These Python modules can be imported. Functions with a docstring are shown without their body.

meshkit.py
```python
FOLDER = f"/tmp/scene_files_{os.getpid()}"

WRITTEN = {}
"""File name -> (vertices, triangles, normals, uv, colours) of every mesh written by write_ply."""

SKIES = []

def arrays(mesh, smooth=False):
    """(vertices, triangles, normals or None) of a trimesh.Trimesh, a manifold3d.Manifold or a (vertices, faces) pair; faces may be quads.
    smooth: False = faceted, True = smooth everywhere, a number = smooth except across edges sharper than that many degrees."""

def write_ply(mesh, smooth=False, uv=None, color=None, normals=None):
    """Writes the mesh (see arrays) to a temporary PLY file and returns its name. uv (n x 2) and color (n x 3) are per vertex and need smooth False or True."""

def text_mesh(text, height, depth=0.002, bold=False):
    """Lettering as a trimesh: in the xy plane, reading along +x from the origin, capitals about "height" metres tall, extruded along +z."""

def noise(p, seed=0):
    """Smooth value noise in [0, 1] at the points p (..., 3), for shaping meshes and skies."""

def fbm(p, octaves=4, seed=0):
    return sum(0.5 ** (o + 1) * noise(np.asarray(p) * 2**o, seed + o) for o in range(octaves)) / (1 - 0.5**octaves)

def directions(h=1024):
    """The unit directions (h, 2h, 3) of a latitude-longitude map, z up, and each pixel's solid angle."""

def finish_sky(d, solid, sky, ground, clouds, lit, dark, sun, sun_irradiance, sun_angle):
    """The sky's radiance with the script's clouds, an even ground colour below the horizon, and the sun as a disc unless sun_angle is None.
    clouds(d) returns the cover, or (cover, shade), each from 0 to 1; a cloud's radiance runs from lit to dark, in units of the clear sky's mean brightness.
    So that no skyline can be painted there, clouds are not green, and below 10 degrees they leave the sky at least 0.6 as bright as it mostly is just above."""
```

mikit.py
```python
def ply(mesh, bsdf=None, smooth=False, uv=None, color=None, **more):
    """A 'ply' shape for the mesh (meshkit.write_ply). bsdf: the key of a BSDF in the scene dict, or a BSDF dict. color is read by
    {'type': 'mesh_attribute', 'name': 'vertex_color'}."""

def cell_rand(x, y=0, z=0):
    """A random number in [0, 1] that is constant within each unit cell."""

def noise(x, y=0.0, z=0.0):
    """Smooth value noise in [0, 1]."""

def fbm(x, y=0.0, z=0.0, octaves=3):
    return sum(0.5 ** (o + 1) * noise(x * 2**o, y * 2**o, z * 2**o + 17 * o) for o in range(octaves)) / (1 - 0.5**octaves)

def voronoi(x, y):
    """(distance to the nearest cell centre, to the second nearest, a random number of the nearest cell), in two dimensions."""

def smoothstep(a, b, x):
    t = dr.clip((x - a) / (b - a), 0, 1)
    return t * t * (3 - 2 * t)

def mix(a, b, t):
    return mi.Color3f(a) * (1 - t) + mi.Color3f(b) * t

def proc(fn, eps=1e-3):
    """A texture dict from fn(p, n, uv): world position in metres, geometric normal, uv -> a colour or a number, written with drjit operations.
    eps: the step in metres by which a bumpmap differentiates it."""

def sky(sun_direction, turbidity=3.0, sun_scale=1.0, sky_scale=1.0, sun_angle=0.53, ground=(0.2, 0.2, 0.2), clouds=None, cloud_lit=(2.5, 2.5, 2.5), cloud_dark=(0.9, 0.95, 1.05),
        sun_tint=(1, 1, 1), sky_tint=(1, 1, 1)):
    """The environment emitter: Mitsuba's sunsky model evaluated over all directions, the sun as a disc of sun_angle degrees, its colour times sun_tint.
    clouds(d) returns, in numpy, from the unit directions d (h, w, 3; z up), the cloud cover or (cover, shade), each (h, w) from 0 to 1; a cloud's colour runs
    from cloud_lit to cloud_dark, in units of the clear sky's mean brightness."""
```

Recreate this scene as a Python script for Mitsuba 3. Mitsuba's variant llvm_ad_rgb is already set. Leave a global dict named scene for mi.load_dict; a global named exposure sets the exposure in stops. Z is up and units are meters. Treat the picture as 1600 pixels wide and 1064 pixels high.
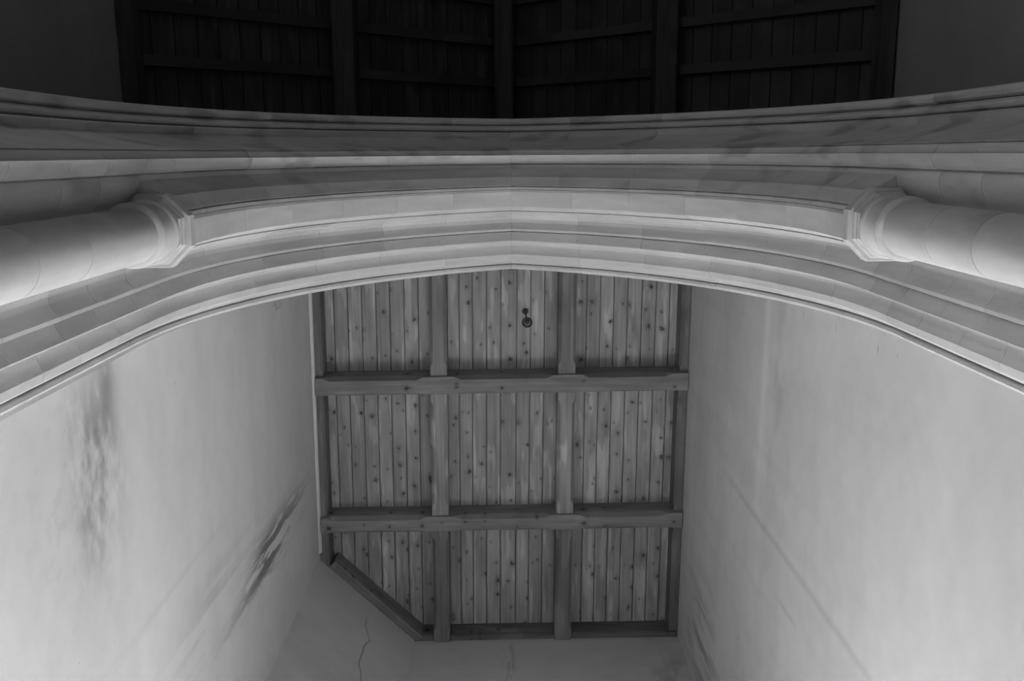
import math, random, numpy as np, trimesh, drjit as dr, mitsuba as mi, mikit
from shapely.geometry import Polygon, LineString
from shapely.ops import unary_union
from mikit import proc, noise, fbm, voronoi, cell_rand, smoothstep, mix
T = mi.ScalarTransform4f
rng = random.Random(7)
scene, labels = {}, {}

# ---------------------------------------------------------------- camera, light, exposure
EYE = np.array([0.0, 0.0, 1.6])                       # standing under the arch, looking almost straight up
DOWN = np.array([-0.0099, 0.9803, -0.1971]); FWD = np.array([0.0104, 0.1972, 0.9803])
scene['camera'] = {'type': 'perspective', 'fov': 57.76, 'fov_axis': 'x', 'near_clip': 0.05, 'far_clip': 100.0,
                   'to_world': T().look_at(origin=EYE.tolist(), target=(EYE + FWD).tolist(), up=(-DOWN).tolist())}
WINDOW_LIGHT = 12.0                                   # daylight in the chapel window's frosted panes
NAVE_LIGHT = 5.5                                      # the nave's one north window, in shade
exposure = 0.13

# ---------------------------------------------------------------- materials (the photograph is black and white: all greys)
def grey(v): return mi.Color3f(v)

def plaster(stains=None, base=0.70, streak_axis=None):
    def fn(p, n, uv):
        big = fbm(p.x * 1.1 + 3, p.y * 1.1, p.z * 1.1, 4) - 0.5
        fine = fbm(p.x * 9, p.y * 9, p.z * 9 + 5, 3) - 0.5
        course = fbm(p.x * 0.3, p.y * 0.35 + 9, p.z * 2.6, 3) - 0.5
        v = base * (1 + 0.20 * big + 0.10 * fine + 0.12 * course)
        pit = noise(p.x * 30, p.y * 30, p.z * 30)
        v = v * (1 - 0.35 * smoothstep(0.93, 0.97, pit) * smoothstep(0.5, 0.7, fbm(p.x * 2 + 40, p.y * 2, p.z * 2, 2)))
        if stains is not None:
            v = v * stains(p)
        return grey(dr.clip(v, 0.02, 0.9))
    return {'type': 'twosided', 'bsdf': {'type': 'diffuse', 'reflectance': proc(fn)}}

def blob(a, b, ca, cb, ra, rb):
    return dr.exp(-(dr.square((a - ca) / ra) + dr.square((b - cb) / rb)))

def stains_left(p):
    y, z = p.y, p.z - 1.6
    m1 = 0.62 * fbm(y * 2.5 + 5.3, z * 6 + 3.1, 0, 4) + 0.38 * fbm(y * 11, z * 20, 4, 3)
    s1 = (blob(y, z, 1.38, 4.20, 0.38, 0.25) + 0.6 * blob(y, z, 1.02, 4.36, 0.24, 0.09) + 0.55 * blob(y, z, 1.62, 4.12, 0.36, 0.22)) * smoothstep(0.18, 0.66, m1)
    t = y - 3.19 - 0.035 * (z - 7.3)
    m2 = 0.68 * fbm(t * 13, z * 1.3, 3, 4) + 0.32 * fbm(t * 45, z * 6, 7, 3)
    s2 = smoothstep(0.40, 0.56, m2) * (1.25 * blob(t, z, -0.02, 7.15, 0.17, 0.55) + 0.6 * blob(t, z, -0.05, 8.0, 0.16, 0.6) + 0.5 * blob(t, z, 0.10, 6.5, 0.08, 0.7))
    s3 = 0.5 * smoothstep(0.4, 0.7, fbm(t * 14 + 7, z * 0.8, 8, 3)) * blob(t, z, -0.25, 5.8, 0.25, 0.9)
    s4 = 0.7 * blob(y, z, 1.25, 7.78, 0.03, 0.14) * smoothstep(0.3, 0.6, noise(y * 40, z * 12))
    s5 = 0.5 * blob(y, 0, 2.45 + 0.02 * fbm(z * 3, 0, 0, 2), 0, 0.03, 1) * smoothstep(0.35, 0.6, fbm(y * 14, z * 1.2, 9, 3)) * smoothstep(3.4, 4.2, z) * smoothstep(6.5, 5.2, z)
    s6 = smoothstep(0.60, 0.72, fbm(y * 16, z * 16, 3, 3)) * blob(y, z, 1.5, 3.9, 0.6, 0.5)
    return dr.clip(1 - 0.50 * dr.clip(s1, 0, 1) - 0.66 * dr.clip(s2, 0, 1) - 0.3 * s3 - 0.6 * s4 - 0.14 * s5 - 0.06 * s6, 0.2, 1)

def stains_right(p):
    y, z = p.y, p.z - 1.6
    l1 = blob(y, 0, 2.66 + 0.02 * fbm(z * 2, 0, 0, 2), 0, 0.03, 1) * smoothstep(3.6, 4.6, z) * smoothstep(7.7, 6.8, z)
    l2 = blob(y, 0, 3.0 + 0.03 * fbm(z * 2 + 5, 0, 0, 2), 0, 0.02, 1) * smoothstep(4.6, 5.4, z) * smoothstep(7.2, 6.3, z) * smoothstep(0.25, 0.5, noise(z * 3))
    band = blob(y, 0, 2.86, 0, 0.16, 1) * smoothstep(3.8, 5.0, z) * smoothstep(7.6, 6.2, z)
    d1 = blob(y, z, 1.5, 6.15, 0.8, 0.13) * smoothstep(0.3, 0.7, fbm(y * 3, z * 4, 2, 3))
    d2 = blob(y, z, 4.55, 8.05, 0.5, 0.6) * smoothstep(0.35, 0.65, fbm(y * 10, z * 1.5, 5, 3))
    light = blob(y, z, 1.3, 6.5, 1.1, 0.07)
    s5 = 0.08 * smoothstep(0.5, 0.75, fbm(y * 6 + 2, z * 0.5, 31, 3)) * smoothstep(3.0, 5.0, z)
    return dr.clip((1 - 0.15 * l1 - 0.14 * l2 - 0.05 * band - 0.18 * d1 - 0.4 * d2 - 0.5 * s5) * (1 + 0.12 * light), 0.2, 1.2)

def stains_back(p):
    x, y, z = p.x, p.y, p.z - 1.6
    w = 0.03 * (fbm(z * 4, 1, 0, 3) - 0.5)
    crack = blob(x, 0, -1.42 + 0.07 * (9.0 - z) + 3 * w, 0, 0.006, 1) * smoothstep(9.0, 8.6, z)
    drip = blob(x, 0, 0.04 + w, 0, 0.05, 1) * smoothstep(9.2, 8.9, z) * smoothstep(0.3, 0.6, fbm(x * 20, z * 3, 0, 3))
    corner = blob(x, z, 1.7, 8.3, 0.25, 0.6) * smoothstep(0.4, 0.7, fbm(x * 6, z * 3, 9, 3))
    return dr.clip(1 - 0.5 * crack - 0.4 * drip - 0.35 * corner, 0.2, 1)

scene['plaster_left'] = plaster(stains_left)
scene['plaster_right'] = plaster(stains_right)
scene['plaster_back'] = plaster(stains_back, 0.66)
scene['plaster_nave'] = plaster(None, 0.42)
scene['plaster_lip'] = plaster(None, 0.85)

def stone(shade, seed):
    def fn(p, n, uv):
        big = fbm(p.x * 1.7 + seed, p.y * 1.7, p.z * 1.7, 3) - 0.5
        run = fbm(p.x * 2.5, p.y * 22 + seed, p.z * 2.5, 3) - 0.5
        grain = noise(p.x * 70, p.y * 70, p.z * 70) - 0.5
        dirt = smoothstep(0.56, 0.74, fbm(p.x * 3 + 11, p.y * 9 + seed, p.z * 3, 3)) * smoothstep(0.45, 0.0, p.y)
        v = shade * (1 + 0.18 * big + 0.30 * run + 0.06 * grain) * (1 - 0.30 * dirt)
        return grey(dr.clip(v, 0.03, 0.9))
    return {'type': 'twosided', 'bsdf': {'type': 'diffuse', 'reflectance': proc(fn)}}

STONES = []
for k, s in enumerate((0.57, 0.59, 0.555, 0.58)):
    scene[f'stone_{k}'] = stone(s, 5.0 * k); STONES.append(f'stone_{k}')
scene['mortar'] = stone(0.45, 33.0)

def timber(base, knots, wear, seed, plank=0.139):
    def fn(p, n, uv):
        u, v = uv.x, uv.y
        board = cell_rand(dr.floor(u / 10), seed)
        uu = u - 10 * dr.floor(u / 10)
        grain = fbm(u * 55, v * 1.3 + board * 30, seed, 3) - 0.5
        soft = fbm(u * 12, v * 2.2 + board * 50, seed + 4, 3) - 0.5
        fleck = fbm(u * 30, v * 7 + board * 9, seed + 8, 2)
        c = base * (0.88 + 0.24 * board) * (1 + 0.40 * grain + 0.62 * soft)
        worn = smoothstep(0.58, 0.72, fbm(u * 14 + 7, v * 2.6 + board * 21, seed + 2, 3))
        c = c * (1 + wear * worn)
        if knots:
            for scale, off, amount in ((0.33, 0.0, 0.62), (0.55, 9.0, 0.55)):
                cv = dr.floor(v / scale + board * 13 + off)
                fv = v / scale + board * 13 + off - cv
                r1, r2, r3 = (cell_rand(cv + off, dr.floor(u / 10), q + seed) for q in (1, 2, 3))
                du, dv = uu - plank * (0.12 + 0.76 * r1), (fv - (0.15 + 0.7 * r2)) * scale
                rad = 0.007 + 0.014 * r3 * r3
                warp = 1 + 0.9 * (noise(u * 60, v * 60, off) - 0.5)
                d = dr.sqrt(du * du + dv * dv * 0.6) / (rad * warp)
                on = dr.select(cell_rand(cv + off, dr.floor(u / 10), 7 + seed) < amount, 1.0, 0.0)
                c = c * (1 - on * ((0.28 + 0.34 * r1) * smoothstep(1.4, 0.3, d) + 0.20 * smoothstep(3.4, 0.8, d)))
        return grey(dr.clip(c, 0.01, 0.9))
    return {'type': 'twosided', 'bsdf': {'type': 'diffuse', 'reflectance': proc(fn)}}

scene['board_wood'] = timber(0.43, True, 0.34, 1.0)
scene['beam_wood'] = timber(0.265, True, 0.16, 20.0, 0.17)
scene['rail_wood'] = timber(0.19, True, 0.30, 80.0, 0.12)
scene['worn_wood'] = timber(0.36, True, 0.5, 40.0, 0.17)
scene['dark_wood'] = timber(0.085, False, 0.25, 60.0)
scene['backing'] = {'type': 'twosided', 'bsdf': {'type': 'diffuse', 'reflectance': {'type': 'rgb', 'value': 0.30}}}
scene['iron'] = {'type': 'principled', 'base_color': {'type': 'rgb', 'value': 0.06}, 'metallic': 0.6, 'roughness': 0.6}
scene['lead'] = {'type': 'twosided', 'bsdf': {'type': 'diffuse', 'reflectance': {'type': 'rgb', 'value': 0.12}}}
scene['paving'] = plaster(None, 0.52)

# ---------------------------------------------------------------- helpers
def key(name, parent=None):
    k = f'{parent}__{name}' if parent else name
    if k not in scene and k not in labels: return k
    i = 1
    while f'{k}_{i:03d}' in scene or f'{k}_{i:03d}' in labels: i += 1
    return f'{k}_{i:03d}'

def put(name, mesh, bsdf, parent=None, smooth=False, uv=None, **more):
    k = key(name, parent)
    scene[k] = mikit.ply(mesh, bsdf, smooth, uv=uv, **more)
    return k

def struct(name, mesh, bsdf, smooth=False, label=None, uv=None):
    k = put(name, mesh, bsdf, None, smooth, uv)
    labels[k] = {'kind': 'structure'}
    if label: labels[k]['label'] = label
    return k

def tag(k, label, cat, group=None):
    labels[k] = {'label': label, 'category': cat}
    if group: labels[k]['group'] = group

def thing(name, label, cat, group=None):
    k = key(name); tag(k, label, cat, group); return k

def box(x0, x1, y0, y1, z0, z1):
    m = trimesh.creation.box((x1 - x0, y1 - y0, z1 - z0)); m.apply_translation(((x0 + x1) / 2, (y0 + y1) / 2, (z0 + z1) / 2)); return m

def slab(points, z0, z1):
    m = trimesh.creation.extrude_polygon(Polygon(points), z1 - z0, engine='earcut'); m.apply_translation((0, 0, z0)); return m

def wall_xz(poly, y0, y1):
    """polygon in (x, z) made a wall between y0 and y1"""
    m = trimesh.creation.extrude_polygon(poly, y1 - y0, engine='earcut')
    v = m.vertices.copy(); m.vertices = np.column_stack([v[:, 0], y0 + v[:, 2], v[:, 1]]); m.invert(); return m

def cap_faces(poly):
    """triangles of a closed outline, as indices of its points"""
    v, f = trimesh.creation.triangulate_polygon(Polygon(poly), engine='earcut')
    p = np.asarray(poly, float); near = np.argmin(((np.asarray(v)[:, None, :2] - p[None]) ** 2).sum(-1), axis=1)
    return near[np.asarray(f)]

def loft(sections, caps=True, outline=None):
    """rings of equal point number -> closed mesh"""
    s = np.asarray(sections, float); n, k = s.shape[:2]
    f = []
    for i in range(n - 1):
        for j in range(k):
            a, b, c, d = i * k + j, i * k + (j + 1) % k, (i + 1) * k + (j + 1) % k, (i + 1) * k + j
            f += [[a, b, c], [a, c, d]]
    if outline is not None:
        t = cap_faces(outline); a, b, c = np.asarray(outline)[t[:, 0]].T, np.asarray(outline)[t[:, 1]].T, np.asarray(outline)[t[:, 2]].T
        area = ((b[0] - a[0]) * (c[1] - a[1]) - (b[1] - a[1]) * (c[0] - a[0]))
        o = np.asarray(outline); turn = (o[:, 0] * np.roll(o[:, 1], -1) - np.roll(o[:, 0], -1) * o[:, 1]).sum()
        t = np.where((area * turn > 0)[:, None], t, t[:, ::-1])
        f += t[:, ::-1].tolist() + (t + (n - 1) * k).tolist()
    elif caps:
        for base, flip in ((0, True), ((n - 1) * k, False)):
            for j in range(1, k - 1):
                t = [base, base + j, base + j + 1]; f.append(t[::-1] if flip else t)
    m = trimesh.Trimesh(s.reshape(-1, 3), np.array(f), process=False)
    if m.volume < 0: m.invert()
    return m

def lathe(profile, cx, cy, n=48):
    a = np.arange(n) * 2 * math.pi / n
    return loft([np.column_stack([cx + r * np.cos(a), cy + r * np.sin(a), 0 * a + z]) for r, z in profile])

def plan(m):
    """the chapel is a little out of square"""
    v = m.vertices.copy(); x, y = v[:, 0].copy(), v[:, 1].copy()
    v[:, 0] = x - 0.011 * (y - 2.55); v[:, 1] = y - 0.005 * x; m.vertices = v; return m

WOOD_ID = [0]
def wood(name, mesh, bsdf, along, parent=None, x0=0.0):
    WOOD_ID[0] += 1
    v = mesh.vertices
    if not isinstance(along, str): uv = along
    elif along == 'y': uv = np.column_stack([v[:, 0] - x0 + 0.7 * (v[:, 2] - v[:, 2].min()), v[:, 1]])
    else: uv = np.column_stack([v[:, 1] - v[:, 1].min() + 0.7 * (v[:, 2] - v[:, 2].min()), v[:, 0]])
    uv = uv + [10 * WOOD_ID[0] + 0.001, 0]
    return put(name, mesh, bsdf, parent, False, uv)

H = 1.6                                               # the heights below are measured from the eye; the floor is at 0
TOP = 9.40 + H                                        # underside of the chapel's ceiling boards
CL, CR, CB = -1.921, 1.880, 5.12                      # chapel walls
AY0, AY1 = -0.264, 0.872                              # the arch wall's two faces
X0, C, ZS = 0.078, 1.453, 4.2 + H                     # axis of the arch, offset of its two centres, springing

# ---------------------------------------------------------------- the setting: floor, walls, window
struct('floor', box(-4.2, 4.4, -8.4, 5.6, -0.25, 0.0), 'paving')
def plan_pts(pts): return [(x - 0.011 * (y - 2.55), y - 0.005 * x) for x, y in pts]
struct('wall_left', slab(plan_pts([(CL, AY1), (CL, 4.20), (CL, 5.4), (CL - 0.5, 5.4), (CL - 0.5, AY1)]), 0, TOP + 0.3), 'plaster_left')
struct('wall_right', slab(plan_pts([(CR, AY1), (CR, 5.6), (CR + 0.5, 5.6), (CR + 0.5, AY1)]), 0, TOP + 0.3), 'plaster_right')
struct('wall_corner', slab([(-1.945, 4.17), (-0.971, 5.115), (-0.971, 5.5), (-1.945, 5.5)], 0, TOP + 0.3), 'plaster_back')

def lancet(cx, w, z0, zs):
    r = w * 1.05; pts = [(cx - w / 2, z0), (cx + w / 2, z0)]
    th = np.linspace(0, math.acos((r - w / 2) / r), 9)
    pts += [(cx + w / 2 - r + r * math.cos(t), zs + r * math.sin(t)) for t in th]
    pts += [(cx - w / 2 + r - r * math.cos(t), zs + r * math.sin(t)) for t in th[::-1][1:]]
    return Polygon(pts)
WX, WW, WZ0, WZS = 0.55, 0.98, 1.3, 4.8
lights = [lancet(WX - 0.56, WW, WZ0, WZS), lancet(WX + 0.56, WW, WZ0, WZS)]
full = Polygon([(-2.2, 0), (2.3, 0), (2.3, TOP + 0.3), (-2.2, TOP + 0.3)])
struct('wall_back', plan(wall_xz(full.difference(unary_union(lights)), CB, CB + 0.5)), 'plaster_back')
for k, l in enumerate(lights):
    frame = plan(wall_xz(l.difference(l.buffer(-0.05)), CB + 0.05, CB + 0.45))
    w = f'window_{k + 1}'
    labels[w] = {'kind': 'structure'}
    put('frame', frame, 'stone_1', w)
    inner = l.buffer(-0.05); x0, z0, x1, z1 = inner.bounds
    bars = [LineString([(x0, z), (x1, z)]).buffer(0.012, cap_style=2) for z in np.arange(z0 + 0.5, z1, 0.5)] + [LineString([((x0 + x1) / 2, z0), ((x0 + x1) / 2, z1)]).buffer(0.012, cap_style=2)]
    put('glazing_bars', plan(wall_xz(unary_union(bars).intersection(inner), CB + 0.20, CB + 0.24)), 'lead', w)
    pane = plan(wall_xz(inner, CB + 0.225, CB + 0.235))
    put('pane', pane, {'type': 'diffuse', 'reflectance': {'type': 'rgb', 'value': 0.3}}, w, emitter={'type': 'area', 'radiance': {'type': 'rgb', 'value': WINDOW_LIGHT}})

# nave (over the viewer's head and behind): its side walls, end wall
NL, NR = -3.43, 3.62
def wall_yz(poly, x0, x1):
    m = trimesh.creation.extrude_polygon(poly, x1 - x0, engine='earcut'); v = m.vertices.copy()
    m.vertices = np.column_stack([x0 + v[:, 2], v[:, 0], v[:, 1]]); return m
nl = lancet(-3.6, 1.0, 2.4, 4.6)
struct('wall_nave_left', wall_yz(Polygon([(-8, 0), (AY0, 0), (AY0, 8.98 + H), (-8, 8.98 + H)]).difference(nl), NL - 0.5, NL), 'plaster_nave')
labels['window_3'] = {'kind': 'structure'}
put('frame', wall_yz(nl.difference(nl.buffer(-.05)), NL - .45, NL - .05), 'stone_1', 'window_3')
put('pane', wall_yz(nl.buffer(-.05), NL - .235, NL - .225), {'type': 'diffuse', 'reflectance': {'type': 'rgb', 'value': 0.3}}, 'window_3', emitter={'type': 'area', 'radiance': {'type': 'rgb', 'value': NAVE_LIGHT}})
struct('wall_nave_right', box(NR, NR + 0.5, -8.0, AY0, 0, 8.98 + H), 'plaster_nave')
struct('wall_nave_back', wall_xz(Polygon([(NL - 0.5, 0), (NR + 0.5, 0), (NR + 0.5, 9 + H), (0.1, 12.9 + H), (NL - 0.5, 9 + H)]), -8.4, -8.0), 'plaster_nave')

def arc_x(h, t, side):
    r = h + C; th = t * math.acos(C / r)
    return X0 + side * (r * math.cos(th) - C), ZS + r * math.sin(th)
RB = 2.10
open_pts = [(X0 + RB, 0.0)] + [arc_x(RB, t, 1) for t in np.linspace(0, 1, 25)] + [arc_x(RB, t, -1) for t in np.linspace(1, 0, 25)[1:]] + [(X0 - RB, 0.0)]
gable = Polygon([(NL - 0.5, 0), (NR + 0.5, 0), (NR + 0.5, 9.0 + H), (0.1, 12.9 + H), (NL - 0.5, 9.0 + H)])
struct('wall_arch', wall_xz(gable.difference(Polygon([(x, z - 0.01 if z == 0 else z) for x, z in open_pts])), AY0 + 0.002, AY1 - 0.002), 'plaster_nave')

# ---------------------------------------------------------------- the moulded arch
OUTER = [(-.264, 1.985), (-.258, 1.972), (-.240, 1.962), (-.224, 1.970), (-.212, 2.000), (-.206, 1.962), (-.196, 1.937), (-.182, 1.925), (-.172, 1.932),
         (-.164, 1.955), (-.158, 1.912), (-.150, 1.892), (-.117, 1.900), (-.115, 1.892), (-.098, 1.850), (-.078, 1.785), (-.058, 1.705), (-.042, 1.625), (-.031, 1.550),
         (-.027, 1.562), (-.022, 1.548), (.007, 1.530), (.010, 1.512), (.030, 1.518), (.055, 1.530), (.067, 1.542), (.072, 1.570), (.076, 1.564), (.083, 1.560),
         (.097, 1.556), (.101, 1.550), (.120, 1.525), (.138, 1.495), (.152, 1.468), (.161, 1.446), (.180, 1.434), (.200, 1.420), (.220, 1.406), (.226, 1.418), (.231, 1.402), (.248, 1.398)]
RIB = [(.250, 1.398), (.265, 1.394), (.370, 1.400), (.398, 1.476), (.402, 1.492), (.407, 1.486), (.432, 1.584), (.440, 1.602), (.447, 1.607)]
CUT = [(.250, 1.626), (.270, 1.630), (.310, 1.630), (.350, 1.626), (.400, 1.618), (.430, 1.612), (.447, 1.608)]
SOUTH = [(.456, 1.610), (.475, 1.614), (.500, 1.613), (.522, 1.606), (.538, 1.597), (.545, 1.594), (.560, 1.596), (.565, 1.645), (.570, 1.632), (.600, 1.622), (.630, 1.607), (.633, 1.608),
         (.655, 1.700), (.664, 1.704), (.690, 1.704), (.720, 1.698), (.742, 1.688), (.746, 1.690), (.777, 1.702), (.782, 1.712), (.796, 1.738), (.810, 1.765), (.822, 1.785), (.828, 1.796),
         (.833, 1.778), (.846, 1.774), (.858, 1.785), (.867, 1.800), (.872, 1.815)]
NOOK = [(.097, 1.556), (.101, 1.550), (.120, 1.525), (.138, 1.500), (.150, 1.492), (.158, 1.520), (.172, 1.575), (.190, 1.602), (.215, 1.616), (.248, 1.625)]
CUT = [(.250, 1.626), (.270, 1.630), (.310, 1.630), (.350, 1.626), (.400, 1.618), (.430, 1.612), (.447, 1.608)]
SOUTH = [(.456, 1.610), (.475, 1.614), (.500, 1.613), (.522, 1.606), (.538, 1.597), (.545, 1.594), (.560, 1.596), (.565, 1.645), (.570, 1.632), (.600, 1.622), (.630, 1.607), (.633, 1.608),
         (.655, 1.700), (.664, 1.704), (.690, 1.704), (.720, 1.698), (.742, 1.688), (.746, 1.690), (.777, 1.702), (.782, 1.712), (.796, 1.738), (.810, 1.765), (.822, 1.785), (.828, 1.796),
         (.833, 1.778), (.846, 1.774), (.858, 1.785), (.867, 1.800), (.872, 1.815)]
NOOK = [(.097, 1.556), (.112, 1.556), (.135, 1.560), (.160, 1.570), (.185, 1.583), (.210, 1.600), (.248, 1.625)]
CUT = [(.250, 1.626), (.270, 1.632), (.310, 1.638), (.350, 1.640), (.400, 1.640), (.430, 1.642), (.447, 1.643)]
SOUTH = [(.456, 1.643), (.475, 1.650), (.500, 1.648), (.522, 1.636), (.538, 1.620), (.545, 1.616), (.560, 1.616), (.565, 1.655), (.570, 1.640), (.600, 1.626), (.630, 1.606), (.633, 1.608),
         (.653, 1.696), (.664, 1.707), (.680, 1.712), (.700, 1.710), (.722, 1.702), (.742, 1.690), (.750, 1.692), (.777, 1.702), (.782, 1.712), (.796, 1.738), (.810, 1.765), (.822, 1.785), (.828, 1.796),
         (.833, 1.778), (.846, 1.774), (.858, 1.785), (.867, 1.800), (.872, 1.815)]
ARCH = thing('chancel_arch', 'pale stone pointed arch with deep mouldings framing the plank ceiling of the chapel', 'arch')

def arch_ring(profile, t, side, lift=0.0):
    out = []
    for y, h in profile:
        x, z = arc_x(h + lift, t, side); out.append((x, y, z))
    return out
def closed_profile(p): return p + [(p[-1][0], RB - 0.004), (p[0][0], RB - 0.004)]

def voussoirs(profile, side, n, shift, gap):
    cuts = [0.0] + [(k + shift) / n for k in range(1 if shift == 0 else 0, n)] + [1.0]
    cuts = sorted(set(round(c, 5) for c in cuts)); P = closed_profile(profile)
    for k, (a, b) in enumerate(zip(cuts[:-1], cuts[1:])):
        ts = np.linspace(a + gap, b - gap, 11)
        dy = rng.uniform(-.0008, .0008); dh = rng.uniform(-.0008, .0008)
        Q = [(y + (dy if 0 < i < len(profile) - 1 else 0), h + (dh if i < len(profile) else 0)) for i, (y, h) in enumerate(P)]
        put('voussoir', loft([arch_ring(Q, t, side) for t in ts], outline=Q), rng.choice(STONES), ARCH, 18)
for side in (-1, 1):
    voussoirs(OUTER, side, 5, 0.35, 0.0002)
    voussoirs(RIB + SOUTH, side, 6, 0.0, 0.0002)
    for prof in (OUTER, RIB + SOUTH):
        put('mortar_bed', loft([arch_ring([(min(max(y, AY0 + .004), AY1 - .004), h) for y, h in closed_profile(prof)][:len(prof)] + closed_profile(prof)[len(prof):], t, side, 0.003) for t in np.linspace(0, 1, 40)], outline=closed_profile(prof)), 'mortar', ARCH, 18)

def jamb(profile, side, z0, z1):
    P = [(y, h) for y, h in profile] + [(profile[-1][0], RB - .004), (profile[0][0], RB - .004)]
    return loft([[(X0 + side * h, y, z) for y, h in P] for z in (z0, z1)], outline=P)
CAPZ = 3.87 + H
for side in (-1, 1):
    zs = [ZS - 0.002, CAPZ + 0.0]
    put('jamb_stone', jamb(RIB + SOUTH, side, CAPZ + .002, ZS - .002), STONES[side + 1], ARCH, 18)
    put('jamb_stone', jamb(OUTER, side, CAPZ + .001, ZS - .001), STONES[side + 2], ARCH, 18)
    z = CAPZ; front = OUTER[:[p[0] for p in OUTER].index(.097)] + NOOK
    for step in (0.38, 0.31, 0.40, 0.36, 0.34, 1.0, 2.7):
        put('jamb_stone', jamb(front, side, max(z - step + .001, 0), z - .001), rng.choice(STONES), ARCH, 18); z -= step
    z = CAPZ
    for step in (0.36, 0.31, 0.38, 0.33, 0.37, 1.0, 2.8):
        put('jamb_stone', jamb(CUT + SOUTH, side, max(z - step + .001, 0), z - .001), rng.choice(STONES), ARCH, 18); z -= step
# a narrow fillet runs along the left edge of the arch only
fil = []
for t in [-1.0] + list(np.linspace(0.0, 0.20, 14)):
    k = 1 - max(t, 0) / 0.205
    ring = []
    for y, h in ((.866, 1.812), (.872 + .016 * k, 1.808), (.872 + .020 * k, 1.812 + .003 * k), (.872 + .020 * k, 1.812 + .012 * k), (.866, 1.812 + .015 * k)):
        r = h + C; th = max(t, 0) * math.acos(C / r); ring.append((X0 - r * math.cos(th) + C, y, ZS + r * math.sin(th) + min(t, 0) * 2.2))
    fil.append(ring)
put('edge_fillet', loft(fil), 'stone_1', ARCH, 30)

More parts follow.
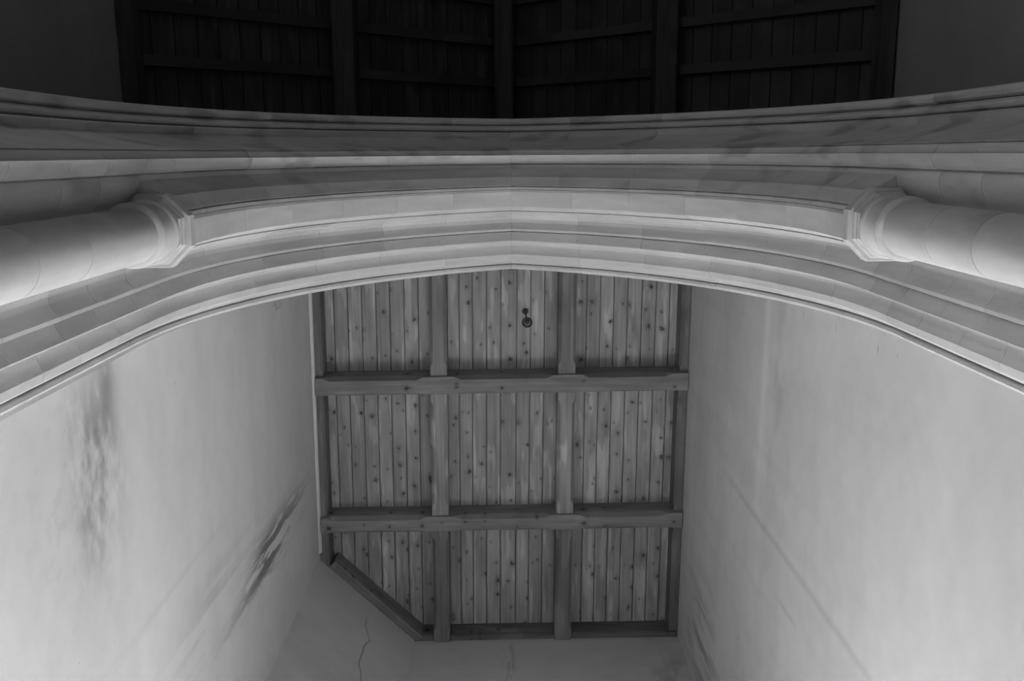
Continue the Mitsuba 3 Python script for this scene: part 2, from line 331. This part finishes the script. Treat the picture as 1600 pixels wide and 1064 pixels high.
# ---------------------------------------------------------------- the two half shafts with their capitals
def shaft(side, label, joints):
    k = thing('shaft', label, 'column')
    cx, cy, r = X0 + side * 1.490, 0.297, 0.107
    top = 3.56 + H
    zs = [top] + [j + H for j in joints] + [1.0]
    for i, (a, b) in enumerate(zip(zs[:-1], zs[1:])):
        e = 0.0015
        put('drum', lathe([(r - .004, b + e), (r, b + .004), (r, a - .004), (r - .004, a - e)], cx, cy, 56), STONES[(i + side) % 4], k, 40)
    put('base', lathe([(.20, 0), (.20, .75), (.17, .78), (.185, .82), (.17, .87), (.13, .90), (.14, .95), (.115, .98), (.107, 1.0)], cx, cy, 48), 'stone_0', k, 40)
    z = lambda v: v + H
    cap = thing_part = None
    neck = lathe([(.105, z(3.555)), (.118, z(3.562)), (.127, z(3.573)), (.128, z(3.583)), (.121, z(3.596)), (.107, z(3.602)), (.105, z(3.606))], cx, cy, 56)
    c = put('capital', lathe([(.107, z(3.595)), (.105, z(3.62)), (.106, z(3.65)), (.110, z(3.68)), (.118, z(3.702)), (.120, z(3.708)), (.127, z(3.711)), (.132, z(3.720)), (.131, z(3.730)), (.125, z(3.738)), (.114, z(3.742)), (.112, z(3.748))], cx, cy, 56), 'stone_1', k, 40)
    put('neck_ring', neck, 'stone_3', c, 50)
    def octo(ap): 
        a = (np.arange(8) + 0.5) * math.pi / 4; R = ap / math.cos(math.pi / 8)
        return np.column_stack([cx + R * np.cos(a), cy + R * np.sin(a)])
    prof = [(.112, 3.745), (.122, 3.745), (.127, 3.752), (.127, 3.762), (.117, 3.767), (.128, 3.771), (.134, 3.778), (.134, 3.787), (.128, 3.792), (.146, 3.796), (.150, 3.804), (.148, 3.862), (.143, 3.868)]
    put('abacus', loft([np.column_stack([octo(ap), np.full(8, z(h))]) for ap, h in prof]), 'stone_2', c, 20)
shaft(-1, 'pale stone half shaft with an octagonal capital at the left side of the arch', (2.98, 2.63))
shaft(1, 'pale stone half shaft with an octagonal capital at the right side of the arch', (3.19, 2.87))

# ---------------------------------------------------------------- chapel ceiling: boards, crossbeams, joists, rails
ceil = struct('ceiling', plan(box(CL - 0.3, CR + 0.3, AY1 - 0.0, CB + 0.3, TOP + 0.03, TOP + 0.25)), 'backing')
JX = [-2.02, -1.883, -1.74, -1.598, -1.452, -1.307, -1.165, -1.018, -.873, -.734, -.595, -.456, -.320, -.174, -.026, .139, .281, .424, .568, .713, .856, .996, 1.133, 1.276, 1.423, 1.568, 1.710, 1.863, 1.97]
BEAMS = [(2.19, 2.372), (3.682, 3.845)]
BAYS = [(AY1, 2.28), (2.28, 3.765), (3.765, CB + 0.02)]
def board(x0, x1, y0, y1, dz):
    c, g = 0.006, 0.0042
    a, b = x0 + g, x1 - g; z = TOP + dz
    ring = lambda y: [(a, y, z + .028), (a, y, z + c), (a + c, y, z), (b - c, y, z), (b, y, z + c), (b, y, z + .028)]
    return plan(loft([ring(y0), ring(y1)]))
for (y0, y1) in BAYS:
    off = rng.uniform(-.004, .004)
    for a, b in zip(JX[:-1], JX[1:]):
        wood('plank', board(a + off + rng.uniform(-.0015, .0015), b + off, y0 + .001, y1 - .001, rng.uniform(0, .003)), 'board_wood', 'y', ceil, x0=a)

def beam_y(x0, x1, y0, y1, zb, ch, s0, s1, c_left=True, c_right=True):
    """a timber along y with chamfers that stop before its ends; s0, s1: plain length at each end"""
    st = [(y0, 0)] + ([(y0 + s0, 0), (y0 + s0 + .045, 1)] if s0 > 0 else [(y0, 1)])[0:] + ([(y1 - s1 - .045, 1), (y1 - s1, 0)] if s1 > 0 else [(y1, 1)]) + ([(y1, 0)] if s1 > 0 else [])
    if s0 <= 0: st = st[1:]
    rings = []
    for y, f in st:
        cl, cr = max(.003, ch * f * c_left), max(.003, ch * f * c_right)
        rings.append([(x0, y, TOP + .0), (x0, y, zb + 1.5 * cl), (x0 + cl, y, zb), (x1 - cr, y, zb), (x1, y, zb + 1.5 * cr), (x1, y, TOP + .0)])
    return plan(loft(rings))
def beam_x(y0, y1, x0, x1, zb, ch, pads, ramp=.07):
    """a timber along x, its chamfers interrupted by the plain stretches in pads"""
    st = [(x0, 0 if pads and pads[0][0] <= x0 else 1)]
    for a, b in pads:
        if a > x0: st += [(a - ramp, 1), (a, 0)]
        if b < x1: st += [(b, 0), (b + ramp, 1)]
    st += [(x1, 0 if pads and pads[-1][1] >= x1 else 1)]
    rings = []
    for x, f in st:
        c = max(.003, ch * f); c2 = max(.003, 0.6 * ch * f)
        rings.append([(x, y0, TOP), (x, y0, zb + 2.2 * c), (x, y0 + c, zb), (x, y1 - c2, zb), (x, y1, zb + c2), (x, y1, TOP)])
    return plan(loft(rings))

zb = 9.085 + H
for i, (y0, y1) in enumerate(BEAMS):
    pads = [(CL, CL + .10), (-.80, -.50), (.50, .80), (CR - .17, CR)]
    tag(wood('crossbeam', beam_x(y0, y1, CL + .030, CR - .01, zb, .032, pads), 'beam_wood', 'x'),
        ['grey oak crossbeam nearer the arch, between the ceiling ring and the worn joists', 'grey oak crossbeam nearer the diagonal corner beam, farther from the arch'][i], 'beam', 'crossbeams of the plank ceiling')
zj = 9.118 + H
spans = [(AY1, BEAMS[0][0], 0, .10), (BEAMS[0][1], BEAMS[1][0], .08, .10), (BEAMS[1][1], CB - .001, .08, .12)]
names = ['in the bay next to the arch', 'between the two crossbeams', 'in the bay by the back wall']
for x0, x1, sd in ((-.736, -.566, 'left'), (.556, .732, 'right')):
    for i, (y0, y1, s0, s1) in enumerate(spans):
        worn = i == 1
        tag(wood('joist', beam_y(x0, x1, y0 + .001, y1 - .001, zj, .030, s0, s1), 'worn_wood' if worn else 'beam_wood', 'y'),
            f"{'flaking pale' if worn else 'grey'} wooden {sd} joist with chamfered edges {names[i]}", 'joist', 'joists of the plank ceiling')
zr = 9.145 + H
for i, (y0, y1, s0, s1) in enumerate(spans):
    ye = [BEAMS[0][0], BEAMS[1][0], 4.27][i]
    tag(wood('wall_rail', beam_y(CL + .004, CL + .097, y0 + .001, ye - .001, zr, .022, s0 and .05, s1 * .5, False, True), 'rail_wood', 'y'),
        f'dark timber rail along the left wall {["in the bay next to the arch", "between the two crossbeams", "ending at the diagonal beam"][i]}', 'rail', 'rails along the chapel walls')
for i, (y0, y1, s0, s1) in enumerate(spans):
    ye = [BEAMS[0][0], BEAMS[1][0], CB - .07][i]
    tag(wood('wall_rail', beam_y(CR - .092, CR - .004, y0 + .001, ye - .001, zr, .026, s0 and .05, s1 * .5, True, False), 'rail_wood', 'y'),
        f'timber rail along the right wall {names[i]}', 'rail', 'rails along the chapel walls')
def back_beam(x0, x1, label):
    tag(wood('back_rail', beam_x(CB - .058, CB - .002, x0, x1, zr, .008, []), 'rail_wood', 'x'), label, 'rail', 'rails along the back wall')
back_beam(-.97, -.738, 'short timber rail on the back wall between the diagonal beam and the left joist')
back_beam(-.564, .554, 'timber rail on the back wall between the two joists')
back_beam(.734, CR - .01, 'dark timber rail on the back wall right of the right joist')
# diagonal beam across the corner
a, b = np.array([-1.835, 4.275]), np.array([-.955, 5.128]); d = (b - a) / np.linalg.norm(b - a); nrm = np.array([d[1], -d[0]])
def diag(s):
    q = a + d * s; o = lambda w: q + nrm * w; c = .012
    return [(*o(0), TOP), (*o(0), zr), (*o(.085 - c), zr), (*o(.085), zr + c), (*o(.085), TOP)]
Ld = float(np.linalg.norm(b - a)); dm = loft([diag(-.02), diag(Ld - .0)])
v = dm.vertices; tag(wood('diagonal_beam', dm, 'beam_wood', np.column_stack([(v[:, :2] - a) @ nrm + .7 * (v[:, 2] - v[:, 2].min()), (v[:, :2] - a) @ d])), 'timber beam set diagonally across the far left corner of the ceiling', 'beam')
struct('trim_1', plan(loft([[(CL - .002, y, 9.09 + H), (CL + .006, y, 9.092 + H), (CL + .024, y, 9.110 + H), (CL + .025, y, zr - .002), (CL - .002, y, zr - .002)] for y in (AY1, 2.2, 3.2, 4.07)])), 'plaster_lip')

# iron hook hanging from the boards of the first bay
hook = thing('ceiling_hook', 'rusty iron hook with a ring hanging from the boards near the arch', 'hook')
hx, hy = 0.239, 1.585
put('rod', lathe([(.008, TOP - .62), (.008, TOP + .004)], hx, hy, 10), 'iron', hook, 40)
ring = trimesh.creation.torus(.040, .011, 24, 10); ring.apply_translation((hx, hy, TOP - .655)); put('ring', ring, 'iron', hook, 40)
put('collar', lathe([(.012, TOP - .645), (.024, TOP - .64), (.024, TOP - .61), (.010, TOP - .60)], hx, hy, 14), 'iron', hook, 40)
put('mounting_plate', lathe([(.004, TOP - .008), (.030, TOP - .006), (.034, TOP + .001)], hx, hy, 14), 'iron', hook, 40)

# ---------------------------------------------------------------- nave roof
def roof_z(x):                                        # underside of the rafters
    return 8.95 + H + (1.0 if True else 0) * 0.97 * ((x + 3.28) if x < .06 else (3.48 + .0 - x) * .985)
RX = 0.05
RZ = roof_z(RX)
nave = struct('ceiling_nave', (lambda s: trimesh.util.concatenate([wall_xz(Polygon([(NL - .5, roof_z(NL - .5) + .22), (RX, RZ + .22), (RX, RZ + .40), (NL - .5, roof_z(NL - .5) + .40)]), -8.2, AY0),
                                                               wall_xz(Polygon([(NR + .5, roof_z(NR + .5) + .22), (RX, RZ + .22), (RX, RZ + .40), (NR + .5, roof_z(NR + .5) + .40)]), -8.2, AY0)]))(0), 'backing')
def slope_box(xa, xb, lo, hi, y0, y1):
    """piece of the roof slope between xa and xb, from lo to hi above the rafters' underside"""
    return loft([[(xa, y, roof_z(xa) + lo), (xb, y, roof_z(xb) + lo), (xb, y, roof_z(xb) + hi), (xa, y, roof_z(xa) + hi)] for y in (y0, y1)])
for xs in (np.linspace(-3.42, RX - .02, 22), np.linspace(RX + .02, 3.60, 22)):
    for xa, xb in zip(xs[:-1], xs[1:]):
        lift = rng.uniform(0, .006)
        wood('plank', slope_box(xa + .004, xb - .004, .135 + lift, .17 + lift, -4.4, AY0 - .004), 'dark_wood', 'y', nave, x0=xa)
YR = [-.83 - .49 * k for k in range(3)]
for k, y in enumerate(YR):
    for side, xa, xb in (('left', -3.40, RX - .03), ('right', RX + .03, 3.58)):
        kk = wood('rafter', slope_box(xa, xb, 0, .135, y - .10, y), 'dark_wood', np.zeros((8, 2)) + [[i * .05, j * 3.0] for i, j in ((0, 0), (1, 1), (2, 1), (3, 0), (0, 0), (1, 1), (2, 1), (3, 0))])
        tag(kk, f'dark wooden rafter on the {side} slope of the nave roof, {["closest to the arch", "next behind the closest one", "third behind the arch"][k]}', 'rafter', 'rafters of the nave roof')
for nm, xc, w, lab in (('purlin', -1.66, .115, 'dark purlin running along the left slope of the nave roof'), ('purlin', 1.79, .115, 'dark purlin running along the right slope of the nave roof'), ('ridge_beam', RX, .115, 'dark ridge beam at the top of the nave roof')):
    zt = min(roof_z(xc - w), roof_z(xc + w))
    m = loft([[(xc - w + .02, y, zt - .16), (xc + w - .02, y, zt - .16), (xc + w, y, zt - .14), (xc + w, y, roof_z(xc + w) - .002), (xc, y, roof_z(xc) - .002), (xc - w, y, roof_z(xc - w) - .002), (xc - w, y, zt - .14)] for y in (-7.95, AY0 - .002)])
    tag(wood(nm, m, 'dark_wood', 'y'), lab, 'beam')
for side, xa, xb, lab in ((-1, NL + .004, NL + .15, 'dark timber wall plate on top of the left nave wall'), (1, NR - .165, NR - .03, 'dark timber wall plate along the right nave wall')):
    tag(wood('wall_plate', box(xa, xb, -7.95, AY0 - .002, 8.74 + H, 8.93 + H), 'dark_wood', 'y'), lab, 'beam')
